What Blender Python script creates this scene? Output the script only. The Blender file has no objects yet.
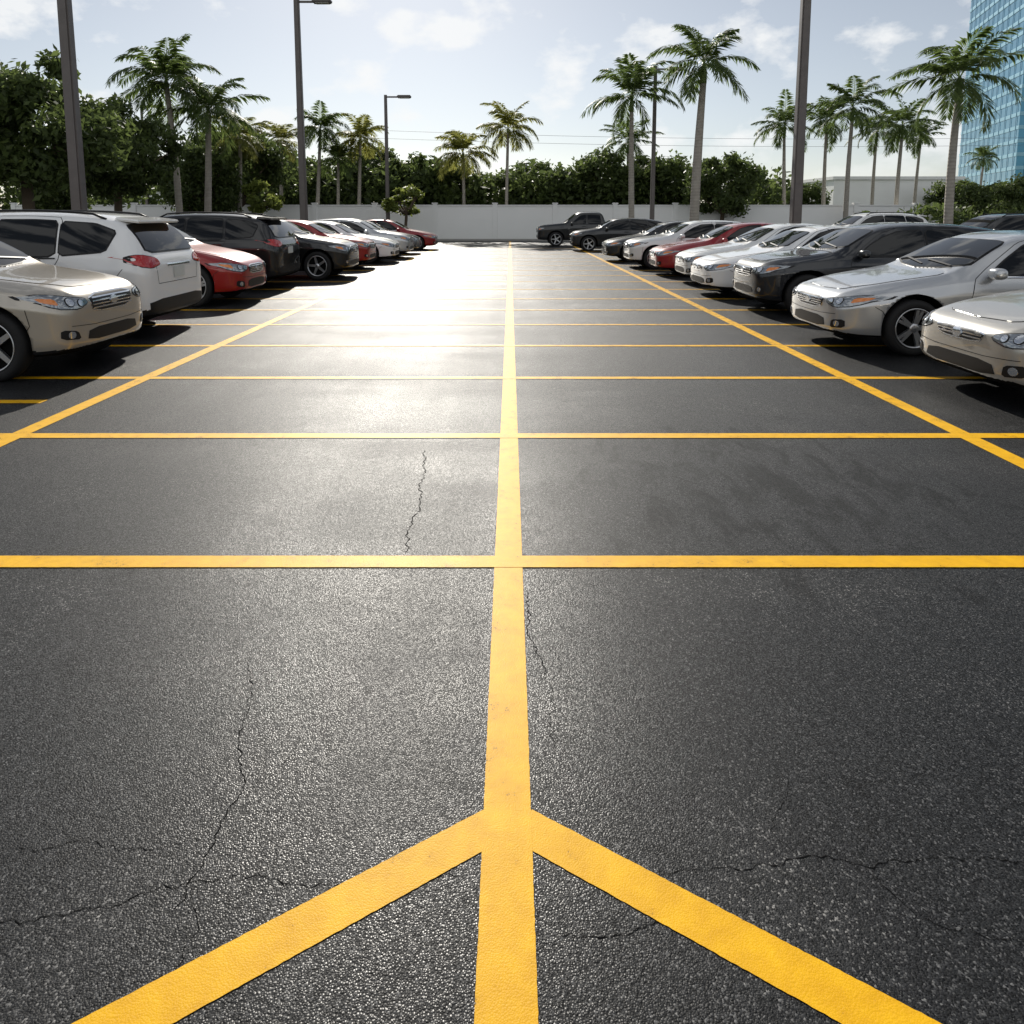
import bpy, bmesh, math, random
import numpy as np
from mathutils import Vector, Matrix
from mathutils.bvhtree import BVHTree
from mathutils.geometry import delaunay_2d_cdt
R=math.radians; PI=math.pi
random.seed(7)
scene=bpy.context.scene
COL=scene.collection
F=700.0; PIT=R(6.9); HC=1.65; CX=510.0; PY=300.0

def g(u,v):
    """photo pixel on the asphalt -> metres on the ground"""
    k=(v-PY)/F
    Y=(HC*math.cos(PIT)-k*HC*math.sin(PIT))/(k*math.cos(PIT)+math.sin(PIT))
    D=Y*math.cos(PIT)+HC*math.sin(PIT)
    return ((u-CX)*D/F, Y)
def ax(u,D,h=1.65): return (u-CX)*(D*math.cos(PIT)-(h-HC)*math.sin(PIT))/F
def hz(v,D): return HC+D*math.tan(math.atan((PY-v)/F)-PIT)

# ------------------------------------------------------------------ object helpers
def link(o,parent=None):
    COL.objects.link(o)
    if parent is not None: o.parent=parent
    return o
def thing(name,label,cat,loc=(0,0,0),rotz=0,group=None):
    o=bpy.data.objects.new(name,None); o.empty_display_size=.2
    COL.objects.link(o); o.location=loc; o.rotation_euler=(0,0,rotz)
    o['label']=label; o['category']=cat
    if group: o['group']=group
    return o
def tag(o,label,cat,group=None):
    o['label']=label; o['category']=cat
    if group: o['group']=group
    return o
def from_bm(name,bm,mats,parent=None,smooth=False):
    me=bpy.data.meshes.new(name)
    bmesh.ops.recalc_face_normals(bm,faces=bm.faces[:])
    bm.to_mesh(me); bm.free()
    if not isinstance(mats,(list,tuple)): mats=[mats]
    for m in mats: me.materials.append(m)
    if smooth:
        me.polygons.foreach_set('use_smooth',[True]*len(me.polygons))
    return link(bpy.data.objects.new(name,me),parent)
def from_py(name,v,f,mats,parent=None,smooth=False,mi=None):
    me=bpy.data.meshes.new(name); me.from_pydata(v,[],f)
    if not isinstance(mats,(list,tuple)): mats=[mats]
    for m in mats: me.materials.append(m)
    if smooth: me.polygons.foreach_set('use_smooth',[True]*len(me.polygons))
    if mi is not None: me.polygons.foreach_set('material_index',mi)
    me.update()
    return link(bpy.data.objects.new(name,me),parent)
def copy_tree(o,parent=None):
    c=o.copy(); COL.objects.link(c); c.parent=parent
    for ch in list(o.children): copy_tree(ch,c)
    return c
def box(bm,c,s,rot=None,mi=0,bevel=0):
    r=bmesh.ops.create_cube(bm,size=1.0)
    vs=r['verts']
    M=Matrix.Translation(Vector(c))
    if rot is not None: M=M@rot
    M=M@Matrix.Diagonal((s[0],s[1],s[2],1))
    bmesh.ops.transform(bm,matrix=M,verts=vs)
    fs=set(f for v in vs for f in v.link_faces)
    for f in fs: f.material_index=mi
    if bevel:
        es=list(set(e for v in vs for e in v.link_edges))
        bmesh.ops.bevel(bm,geom=es,offset=bevel,segments=2,affect='EDGES')
def tube(bm,pts,rad,n=10,mi=0,cap=True):
    pts=[Vector(p) for p in pts]
    if not isinstance(rad,(list,tuple)): rad=[rad]*len(pts)
    rows=[]
    for i,p in enumerate(pts):
        a=pts[max(i-1,0)]; b=pts[min(i+1,len(pts)-1)]
        t=(b-a).normalized()
        ref=Vector((1,0,0)) if abs(t.x)<.9 else Vector((0,1,0))
        u=t.cross(ref).normalized(); w=t.cross(u)
        rows.append([bm.verts.new(p+(u*math.cos(2*PI*k/n)+w*math.sin(2*PI*k/n))*rad[i]) for k in range(n)])
    for i in range(len(rows)-1):
        for k in range(n):
            f=bm.faces.new((rows[i][k],rows[i][(k+1)%n],rows[i+1][(k+1)%n],rows[i+1][k])); f.material_index=mi; f.smooth=True
    if cap:
        for r in (rows[0],rows[-1]):
            f=bm.faces.new(r); f.material_index=mi
def lathe_y(bm,prof,n=40,mi=0,closed=False):
    """prof: (radius, y) turned about the y axis"""
    rows=[]
    for r,y in prof:
        if r<1e-5: rows.append([bm.verts.new((0,y,0))])
        else: rows.append([bm.verts.new((r*math.cos(2*PI*k/n),y,r*math.sin(2*PI*k/n))) for k in range(n)])
    idx=list(range(len(rows)-1))
    prs=[(i,i+1) for i in idx]
    if closed: prs.append((len(rows)-1,0))
    for a,b in prs:
        A,B=rows[a],rows[b]
        for k in range(n):
            k2=(k+1)%n
            if len(A)==1 and len(B)==1: continue
            if len(A)==1: f=bm.faces.new((A[0],B[k],B[k2]))
            elif len(B)==1: f=bm.faces.new((A[k],A[k2],B[0]))
            else: f=bm.faces.new((A[k],A[k2],B[k2],B[k]))
            f.material_index=mi; f.smooth=True

# ------------------------------------------------------------------ materials
def nt(m):
    m.use_nodes=True
    t=m.node_tree
    return t,t.nodes,t.links,t.nodes['Principled BSDF']
def mat(name,col,rough=.5,metal=0,coat=0,var=.12,scale=6,bump=0,bscale=60,spec=.5,coat_r=.04):
    m=bpy.data.materials.new(name); t,n,l,b=nt(m)
    b.inputs['Roughness'].default_value=rough; b.inputs['Metallic'].default_value=metal
    b.inputs['Coat Weight'].default_value=coat; b.inputs['Coat Roughness'].default_value=coat_r
    b.inputs['Specular IOR Level'].default_value=spec
    tc=n.new('ShaderNodeTexCoord')
    no=n.new('ShaderNodeTexNoise'); no.inputs['Scale'].default_value=scale; no.inputs['Detail'].default_value=3
    l.new(tc.outputs['Object'],no.inputs['Vector'])
    mx=n.new('ShaderNodeMix'); mx.data_type='RGBA'
    mx.inputs['A'].default_value=(*[c*(1-var) for c in col],1)
    mx.inputs['B'].default_value=(*[min(1,c*(1+var)) for c in col],1)
    l.new(no.outputs['Fac'],mx.inputs['Factor']); l.new(mx.outputs['Result'],b.inputs['Base Color'])
    if bump:
        n2=n.new('ShaderNodeTexNoise'); n2.inputs['Scale'].default_value=bscale; n2.inputs['Detail'].default_value=3
        l.new(tc.outputs['Object'],n2.inputs['Vector'])
        bp=n.new('ShaderNodeBump'); bp.inputs['Strength'].default_value=bump; bp.inputs['Distance'].default_value=.01
        l.new(n2.outputs['Fac'],bp.inputs['Height']); l.new(bp.outputs['Normal'],b.inputs['Normal'])
    return m
def paint(name,col,metal=.0,rough=.35):
    return mat(name,col,rough,metal,1.0,.04,2.0,spec=.3)
M_={}
M_['paint']=paint('paint_base',(.5,.5,.5))
M_['glass']=mat('car_glass',(.006,.007,.008),.02,0,0,.1,3,spec=.45)
M_['trim']=mat('black_trim',(.010,.010,.011),.45,0,0,.2,20,spec=.3)
M_['dark']=mat('wheel_well',(.006,.006,.006),.9,0,0,.2,20,spec=.1)
M_['tyre']=mat('tyre_rubber',(.015,.015,.016),.75,0,0,.25,30,bump=.2,bscale=80,spec=.3)
M_['alloy']=mat('alloy',(.55,.56,.58),.28,.9,0,.06,10)
M_['chrome']=mat('chrome',(.75,.76,.78),.12,1,0,.04,10)
M_['lens']=mat('lamp_lens',(.30,.32,.34),.06,.6,1,.35,30)
M_['bulb']=mat('lamp_bulb',(.62,.64,.67),.12,.8,1,.1,20)
M_['amber']=mat('amber_lens',(.75,.22,.03),.12,0,1,.1,40)
M_['red']=mat('red_lens',(.45,.012,.012),.12,0,1,.2,40)
M_['plate']=mat('plate',(.6,.62,.6),.4,0,0,.1,30)
M_['pole']=mat('pole_metal',(.13,.115,.11),.5,.2,0,.2,5)
M_['polel']=mat('pole_lens',(.5,.5,.48),.3)
M_['concrete']=mat('concrete',(.36,.35,.33),.85,0,0,.2,3,bump=.2)
M_['wall']=mat('white_wall_paint',(.90,.90,.89),.8,0,0,.05,.6,bump=.08,bscale=20)
M_['coping']=mat('wall_coping',(.86,.86,.85),.8,0,0,.1,2)
M_['grass']=mat('grass_ground',(.045,.065,.02),.95,0,0,.5,4,bump=.6,bscale=30)
M_['tglass']=mat('tower_glass',(.07,.25,.38),.12,.35,0,.2,.3)
M_['tspan']=mat('tower_spandrel',(.24,.47,.60),.35,.2,0,.1,.3)
M_['wire']=mat('cable',(.1,.1,.1),.6)
def bark(name,col,rings=0):
    m=mat(name,col,.9,0,0,.35,5,bump=.5,bscale=14)
    if rings:
        t=m.node_tree; n=t.nodes; l=t.links; b=n['Principled BSDF']
        tc=n.new('ShaderNodeTexCoord'); w=n.new('ShaderNodeTexWave'); w.bands_direction='Z'; w.inputs['Scale'].default_value=rings; w.inputs['Distortion'].default_value=1.5
        l.new(tc.outputs['Object'],w.inputs['Vector'])
        bp=n.new('ShaderNodeBump'); bp.inputs['Strength'].default_value=.5; bp.inputs['Distance'].default_value=.02
        l.new(w.outputs['Fac'],bp.inputs['Height']); l.new(bp.outputs['Normal'],b.inputs['Normal'])
    return m
M_['bark']=bark('bark_brown',(.10,.075,.05))
M_['palmbark']=bark('palm_bark',(.34,.31,.27),2.2)
M_['shaft']=mat('crownshaft_green',(.15,.22,.07),.5,0,0,.2,3)
def leafmat(name,dark,light,trans=.35,rough=.5):
    m=bpy.data.materials.new(name); t,n,l,b=nt(m)
    geo=n.new('ShaderNodeNewGeometry'); tc=n.new('ShaderNodeTexCoord')
    no=n.new('ShaderNodeTexNoise'); no.inputs['Scale'].default_value=.7; no.inputs['Detail'].default_value=1
    l.new(tc.outputs['Object'],no.inputs['Vector'])
    ad=n.new('ShaderNodeMath'); ad.operation='MULTIPLY_ADD'; ad.inputs[1].default_value=.55; ad.inputs[2].default_value=-.05
    l.new(geo.outputs['Random Per Island'],ad.inputs[0])
    a2=n.new('ShaderNodeMath'); a2.operation='MULTIPLY_ADD'; a2.inputs[1].default_value=.55; a2.use_clamp=True
    l.new(no.outputs['Fac'],a2.inputs[0]); l.new(ad.outputs[0],a2.inputs[2])
    mx=n.new('ShaderNodeMix'); mx.data_type='RGBA'; mx.inputs['A'].default_value=(*dark,1); mx.inputs['B'].default_value=(*light,1)
    l.new(a2.outputs[0],mx.inputs['Factor'])
    l.new(mx.outputs['Result'],b.inputs['Base Color']); b.inputs['Roughness'].default_value=rough; b.inputs['Specular IOR Level'].default_value=.3
    tr=n.new('ShaderNodeBsdfTranslucent'); hs=n.new('ShaderNodeHueSaturation'); hs.inputs['Value'].default_value=1.9; hs.inputs['Hue'].default_value=.49
    l.new(mx.outputs['Result'],hs.inputs['Color']); l.new(hs.outputs['Color'],tr.inputs['Color'])
    ms=n.new('ShaderNodeMixShader'); ms.inputs['Fac'].default_value=trans
    l.new(b.outputs['BSDF'],ms.inputs[1]); l.new(tr.outputs['BSDF'],ms.inputs[2])
    l.new(ms.outputs['Shader'],n['Material Output'].inputs['Surface'])
    return m
M_['leaf']=leafmat('leaf_dark',(.024,.040,.013),(.11,.15,.045),.45)
M_['leafl']=leafmat('leaf_light',(.08,.11,.02),(.20,.24,.06),.45)
M_['palm']=leafmat('palm_leaf',(.035,.065,.02),(.12,.165,.045),.45)
M_['palmy']=leafmat('palm_leaf_yellow',(.09,.115,.026),(.25,.245,.065),.5)

def ramp(n,l,src,stops):
    r=n.new('ShaderNodeValToRGB'); e=r.color_ramp.elements
    while len(e)<len(stops): e.new(.5)
    for i,(p,c) in enumerate(stops):
        e[i].position=p; e[i].color=(*c,1) if len(c)==3 else c
    l.new(src,r.inputs['Fac']); return r
def mth(n,l,op,a,b=None,c=None,clamp=False):
    k=n.new('ShaderNodeMath'); k.operation=op; k.use_clamp=clamp
    for i,x in enumerate((a,b,c)):
        if x is None: continue
        if isinstance(x,(int,float)): k.inputs[i].default_value=x
        else: l.new(x,k.inputs[i])
    return k.outputs[0]
def grain(n,l,tc,scale):
    vo=n.new('ShaderNodeTexVoronoi'); vo.inputs['Scale'].default_value=scale; vo.feature='F1'
    l.new(tc.outputs['Object'],vo.inputs['Vector'])
    sp=n.new('ShaderNodeSeparateColor'); l.new(vo.outputs['Color'],sp.inputs[0])
    d=mth(n,l,'MULTIPLY',vo.outputs['Distance'],-.6)
    return mth(n,l,'MULTIPLY_ADD',sp.outputs[0],.9,d),sp
def asphalt():
    m=bpy.data.materials.new('asphalt'); t,n,l,b=nt(m)
    tc=n.new('ShaderNodeTexCoord')
    h,sp=grain(n,l,tc,225)
    cr=ramp(n,l,sp.outputs[1],[(.0,(.003,.0035,.0042)),(.6,(.008,.0085,.0095)),(.88,(.022,.023,.025)),(1,(.13,.13,.13))])
    big=n.new('ShaderNodeTexNoise'); big.inputs['Scale'].default_value=.8; big.inputs['Detail'].default_value=6; big.inputs['Roughness'].default_value=.7
    mp=n.new('ShaderNodeMapping'); mp.inputs['Scale'].default_value=(.4,1.2,1)
    l.new(tc.outputs['Object'],mp.inputs['Vector']); l.new(mp.outputs['Vector'],big.inputs['Vector'])
    # wheel tracks along the aisle
    tk=n.new('ShaderNodeTexNoise'); tk.inputs['Scale'].default_value=1.0; tk.inputs['Detail'].default_value=4; tk.inputs['Roughness'].default_value=.6
    m3=n.new('ShaderNodeMapping'); m3.inputs['Scale'].default_value=(2.4,.10,1); l.new(tc.outputs['Object'],m3.inputs['Vector']); l.new(m3.outputs['Vector'],tk.inputs['Vector'])
    mixn=mth(n,l,'MULTIPLY_ADD',tk.outputs['Fac'],.36,mth(n,l,'MULTIPLY',big.outputs['Fac'],.68))
    br=ramp(n,l,mixn,[(.36,(.45,.45,.45)),(.52,(.95,.95,.95)),(.66,(2.8,2.7,2.55))])
    mu=n.new('ShaderNodeMix'); mu.data_type='RGBA'; mu.blend_type='MULTIPLY'; mu.inputs['Factor'].default_value=1
    l.new(cr.outputs['Color'],mu.inputs['A']); l.new(br.outputs['Color'],mu.inputs['B'])
    # hairline cracks
    wn=n.new('ShaderNodeTexNoise'); wn.inputs['Scale'].default_value=2.6; wn.inputs['Detail'].default_value=6; wn.inputs['Roughness'].default_value=.62
    l.new(tc.outputs['Object'],wn.inputs['Vector'])
    va=n.new('ShaderNodeVectorMath'); va.operation='MULTIPLY_ADD'; va.inputs[1].default_value=(.75,.75,0)
    l.new(wn.outputs['Color'],va.inputs[0]); l.new(tc.outputs['Object'],va.inputs[2])
    ce=n.new('ShaderNodeTexVoronoi'); ce.feature='DISTANCE_TO_EDGE'; ce.inputs['Scale'].default_value=.8; ce.voronoi_dimensions='2D'
    l.new(va.outputs[0],ce.inputs['Vector'])
    cm=ramp(n,l,ce.outputs['Distance'],[(0,(1,1,1)),(.0026,(0,0,0))])
    mr=ramp(n,l,wn.outputs['Fac'],[(.42,(0,0,0)),(.52,(.8,.8,.8))])
    mm=mth(n,l,'MULTIPLY',cm.outputs['Color'],mr.outputs['Color'])
    # faint streaky old drips right of the centre line
    dd=n.new('ShaderNodeVectorMath'); dd.operation='DISTANCE'; dd.inputs[1].default_value=(1.6,4.1,0); l.new(tc.outputs['Object'],dd.inputs[0])
    q=mth(n,l,'SUBTRACT',1,mth(n,l,'DIVIDE',dd.outputs['Value'],1.9),None,True)
    on=n.new('ShaderNodeTexNoise'); on.inputs['Scale'].default_value=3.4; on.inputs['Detail'].default_value=8; on.inputs['Roughness'].default_value=.72; on.inputs['Distortion'].default_value=.6
    m4=n.new('ShaderNodeMapping'); m4.inputs['Scale'].default_value=(1.5,.55,1); m4.inputs['Rotation'].default_value=(0,0,.5); l.new(tc.outputs['Object'],m4.inputs['Vector']); l.new(m4.outputs['Vector'],on.inputs['Vector'])
    om_=ramp(n,l,mth(n,l,'MULTIPLY_ADD',q,.22,on.outputs['Fac']),[(.62,(0,0,0)),(.74,(.55,.55,.55))])
    mm2=mth(n,l,'MAXIMUM',mm,om_.outputs['Color'])
    fx=n.new('ShaderNodeMix'); fx.data_type='RGBA'; fx.inputs['B'].default_value=(.003,.003,.003,1)
    l.new(mm2,fx.inputs['Factor']); l.new(mu.outputs['Result'],fx.inputs['A'])
    l.new(fx.outputs['Result'],b.inputs['Base Color'])
    l.new(mth(n,l,'MULTIPLY_ADD',sp.outputs[2],.35,.40),b.inputs['Roughness'])
    b.inputs['Specular IOR Level'].default_value=.12
    bp=n.new('ShaderNodeBump'); bp.inputs['Strength'].default_value=.6; bp.inputs['Distance'].default_value=.0028
    l.new(h,bp.inputs['Height']); l.new(bp.outputs['Normal'],b.inputs['Normal'])
    # polished stone faces and worn sealer: this is what glints and glares against the sun
    st=ramp(n,l,sp.outputs[2],[(.48,(.04,.04,.04)),(.70,(.85,.85,.85))])
    pw=n.new('ShaderNodeMapRange'); pw.inputs['From Min'].default_value=.40; pw.inputs['From Max'].default_value=.64; pw.inputs['To Min'].default_value=1.0; pw.inputs['To Max'].default_value=.4
    l.new(mixn,pw.inputs['Value'])
    om=mth(n,l,'SUBTRACT',1,mm2)
    l.new(mth(n,l,'MULTIPLY',mth(n,l,'MULTIPLY',st.outputs['Color'],pw.outputs[0]),om),b.inputs['Coat Weight'])
    b.inputs['Coat Roughness'].default_value=.33
    b2=n.new('ShaderNodeBump'); b2.inputs['Strength'].default_value=.48; b2.inputs['Distance'].default_value=.0028
    l.new(h,b2.inputs['Height']); l.new(b2.outputs['Normal'],b.inputs['Coat Normal'])
    return m
def road_paint():
    m=bpy.data.materials.new('yellow_road_paint'); t,n,l,b=nt(m)
    tc=n.new('ShaderNodeTexCoord')
    h,sp=grain(n,l,tc,225)
    big=n.new('ShaderNodeTexNoise'); big.inputs['Scale'].default_value=9; big.inputs['Detail'].default_value=6; big.inputs['Roughness'].default_value=.7
    l.new(tc.outputs['Object'],big.inputs['Vector'])
    yc=ramp(n,l,big.outputs['Fac'],[(.3,(.66,.335,.002)),(.7,(.86,.475,.003))])
    # the lines are more worn away from the freshly painted arrow
    sx=n.new('ShaderNodeSeparateXYZ'); l.new(tc.outputs['Object'],sx.inputs[0])
    far=n.new('ShaderNodeMapRange'); far.inputs['From Min'].default_value=1.5; far.inputs['From Max'].default_value=13; far.inputs['To Min'].default_value=.03; far.inputs['To Max'].default_value=-.16; l.new(sx.outputs['Y'],far.inputs['Value'])
    ad=mth(n,l,'ADD',mth(n,l,'MULTIPLY_ADD',sp.outputs[1],.32,big.outputs['Fac']),far.outputs[0])
    wm=ramp(n,l,ad,[(.38,(.85,.85,.85)),(.44,(0,0,0))])
    mx=n.new('ShaderNodeMix'); mx.data_type='RGBA'; mx.inputs['B'].default_value=(.10,.06,.015,1)
    l.new(wm.outputs['Color'],mx.inputs['Factor']); l.new(yc.outputs['Color'],mx.inputs['A'])
    l.new(mx.outputs['Result'],b.inputs['Base Color'])
    b.inputs['Roughness'].default_value=.5; b.inputs['Specular IOR Level'].default_value=.20
    bp=n.new('ShaderNodeBump'); bp.inputs['Strength'].default_value=.35; bp.inputs['Distance'].default_value=.002
    l.new(h,bp.inputs['Height']); l.new(bp.outputs['Normal'],b.inputs['Normal'])
    return m
M_['asphalt']=asphalt(); M_['yellow']=road_paint()
M_['crack']=mat('crack_dark',(.004,.004,.004),.9,spec=.05)

# ------------------------------------------------------------------ setting
def sheet(name,x0,x1,y0,y1,z,m):
    o=from_py(name,[(x0,y0,z),(x1,y0,z),(x1,y1,z),(x0,y1,z)],[(0,1,2,3)],m); o['kind']='structure'; return o
sheet('ground',-600,600,-60,1200,-.03,M_['grass'])
sheet('parking_lot',-34,60,-12,45.6,0,M_['asphalt'])
def kerb(name,x0,x1,y0,y1,inner=None):
    bm=bmesh.new()
    w=.15
    if inner:
        box(bm,((x0+x1)/2,y0+w/2,.06),(x1-x0,w,.13),bevel=.015); box(bm,((x0+x1)/2,y1-w/2,.06),(x1-x0,w,.13),bevel=.015)
        box(bm,(x0+w/2,(y0+y1)/2,.06),(w,y1-y0-2*w-.004,.13),bevel=.015); box(bm,(x1-w/2,(y0+y1)/2,.06),(w,y1-y0-2*w-.004,.13),bevel=.015)
    else: box(bm,((x0+x1)/2,(y0+y1)/2,.06),(x1-x0,y1-y0,.13),bevel=.015)
    o=from_bm(name,bm,M_['concrete']); o['kind']='structure'
    if inner: sheet('planting_bed',x0+w,x1-w,y0+w,y1-w,.09,M_['grass'])
kerb('kerb',-34,60,45.6,45.78)
kerb('kerb',9.1,10.6,9,43,True)
kerb('kerb',-11.6,-10.2,4,43,True)
sheet('planting_bed',-34,60,45.79,60,.08,M_['grass'])

def strip(name,a,b,w,z,step=.05,jit=.0009):
    rnd=random.Random(int(abs(a[0]*131+a[1]*977+b[0]*31+b[1]*57)*10)%9999)
    a=Vector(a); b=Vector(b); d=b-a; L=d.length; d.normalize(); nrm=Vector((-d.y,d.x))
    n=max(2,int(L/step)); v=[]; f=[]
    for i in range(n+1):
        p=a+d*(L*i/n)
        p1=p+nrm*(w/2+rnd.uniform(-jit,jit)); p2=p-nrm*(w/2+rnd.uniform(-jit,jit))
        v+= [(p1.x,p1.y,z),(p2.x,p2.y,z)]
        if i: f.append((2*i-2,2*i-1,2*i+1,2*i))
    o=from_py(name,v,f,M_['yellow']); o['kind']='structure'; return o
strip('road_marking',(-.008,-1.0),(0,44.5),.132,.0026,.012)
strip('road_marking',(-3.72,-2),(-3.72,38),.14,.0032,.03)
strip('road_marking',(3.43,-2),(3.43,38),.14,.0032,.03)
for i,y in enumerate([3.18,5.11,7.0,8.77,10.5,12.15,13.8,15.6,17.4,19.2,21.0,23.0,25.0,27.0,29.5,32,35]):
    strip('road_marking',(-8.9,y),(8.9,y),.112 if i<2 else .098,.004,.02)
strip('road_marking',(-8.9,6.08),(-4.15,6.08),.11,.004)
# arrow arms at the near end of the centre line
for s in (-1,1): strip('road_marking',(.038*s-.006,1.7245),(s*2.3-.006,1.7245-2.262*.632),.110,.0018,.012)
# cracks
def crack(pixels,w,seed):
    rnd=random.Random(seed); pts=[Vector(g(*p)) for p in pixels]
    out=[pts[0]]
    for a,b in zip(pts,pts[1:]):
        n=max(3,int((b-a).length/.010)); d=(b-a); nm=Vector((-d.y,d.x)).normalized(); k=0
        for i in range(1,n+1):
            k=.8*k+rnd.uniform(-.008,.008)
            out.append(a+d*(i/n)+nm*(k*min(1,(n-i)/4)))
    v=[];f=[]
    for i,p in enumerate(out):
        q=out[min(i+1,len(out)-1)]; o_=out[max(i-1,0)]; d=(q-o_).normalized(); nm=Vector((-d.y,d.x))
        ww=w*rnd.choice((.35,.5,.8,1,1.2))*min(1,(min(i,len(out)-1-i)+1)/6)
        v+=[(*(p+nm*ww/2),.001),(*(p-nm*ww/2),.001)]
        if i: f.append((2*i-2,2*i-1,2*i+1,2*i))
    return v,f
CV=[];CF=[]
for i,(px,w) in enumerate([([(247,655),(250,690),(238,740),(243,790),(215,835),(190,880),(170,915)],.0032),
    ([(527,590),(531,640),(546,680)],.0036),([(655,876),(720,868),(800,858),(870,868),(940,858),(1035,862)],.0026),
    ([(-10,922),(60,915),(120,905),(200,880),(300,885),(400,880),(468,878)],.0022),
    ([(405,553),(408,530),(418,512),(425,450)],.0065),([(545,945),(600,938),(640,928),(700,900)],.0022),
    ([(215,835),(150,850),(80,842),(0,850)],.0017),([(870,868),(900,900),(950,930),(1030,940)],.0018),
    ([(190,880),(200,930),(170,990),(175,1030)],.0016),([(243,790),(280,770),(300,740)],.0016),([(800,858),(770,830),(790,790),(770,760)],.0016),
    ([(540,640),(560,660),(548,720),(556,760)],.0018)]):
    v,f=crack(px,w,i); k=len(CV); CV+=v; CF+=[tuple(j+k for j in q) for q in f]
o=from_py('asphalt_crack',CV,CF,M_['crack']); o['kind']='structure'

# ------------------------------------------------------------------ cars
def smoothpoly(poly,it=1,r=.18):
    for _ in range(it):
        out=[]
        n=len(poly)
        for i in range(n):
            a=Vector(poly[i]); b=Vector(poly[(i+1)%n])
            out.append(a.lerp(b,r)); out.append(a.lerp(b,1-r))
        poly=out
    return [Vector(p) for p in poly]
def resample(poly,res):
    out=[]
    n=len(poly)
    for i in range(n):
        a=poly[i]; b=poly[(i+1)%n]; k=max(1,int(math.ceil((b-a).length/res)))
        for j in range(k): out.append(a.lerp(b,j/k))
    return out
def area2(p): return sum(p[i].x*p[(i+1)%len(p)].y-p[(i+1)%len(p)].x*p[i].y for i in range(len(p)))
def expand(poly,d):
    if area2(poly)<0: poly=poly[::-1]
    out=[]; n=len(poly)
    for i in range(n):
        t=(poly[(i+1)%n]-poly[i-1]); nm=Vector((t.y,-t.x)).normalized()
        out.append(poly[i]+nm*d)
    return out
def inside(p,poly):
    c=False; n=len(poly); j=n-1
    for i in range(n):
        a,b=poly[i],poly[j]
        if (a.y>p.y)!=(b.y>p.y) and p.x<(b.x-a.x)*(p.y-a.y)/(b.y-a.y)+a.x: c=not c
        j=i
    return c
class Skin:
    def __init__(s,me,L):
        s.v=[v.co.copy() for v in me.vertices]; s.n=[v.normal.copy() for v in me.vertices]
        s.p=[tuple(p.vertices) for p in me.polygons]; s.b=BVHTree.FromPolygons(s.v,s.p); s.L=L
    def hit(s,frame,a,b):
        if frame=='sideL': o,d=Vector((a,3,b)),Vector((0,-1,0))
        elif frame=='sideR': o,d=Vector((a,-3,b)),Vector((0,1,0))
        elif frame=='front': o,d=Vector((6,a,b)),Vector((-1,0,0))
        elif frame=='rear': o,d=Vector((-6,a,b)),Vector((1,0,0))
        else: o,d=Vector((a,b,4)),Vector((0,0,-1))
        h=s.b.ray_cast(o,d)
        if h[0] is None:
            q=o.copy()
            if frame[:4]=='side': q.y=.6 if frame=='sideL' else -.6
            elif frame=='front': q.x=s.L/2-.3
            elif frame=='rear': q.x=-s.L/2+.3
            else: q.z=1.0
            h=s.b.find_nearest(q)
        loc,fi=h[0],h[2]; n=Vector()
        for i in s.p[fi]: n+=s.n[i]/((s.v[i]-loc).length+1e-4)
        return loc,n.normalized()
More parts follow.
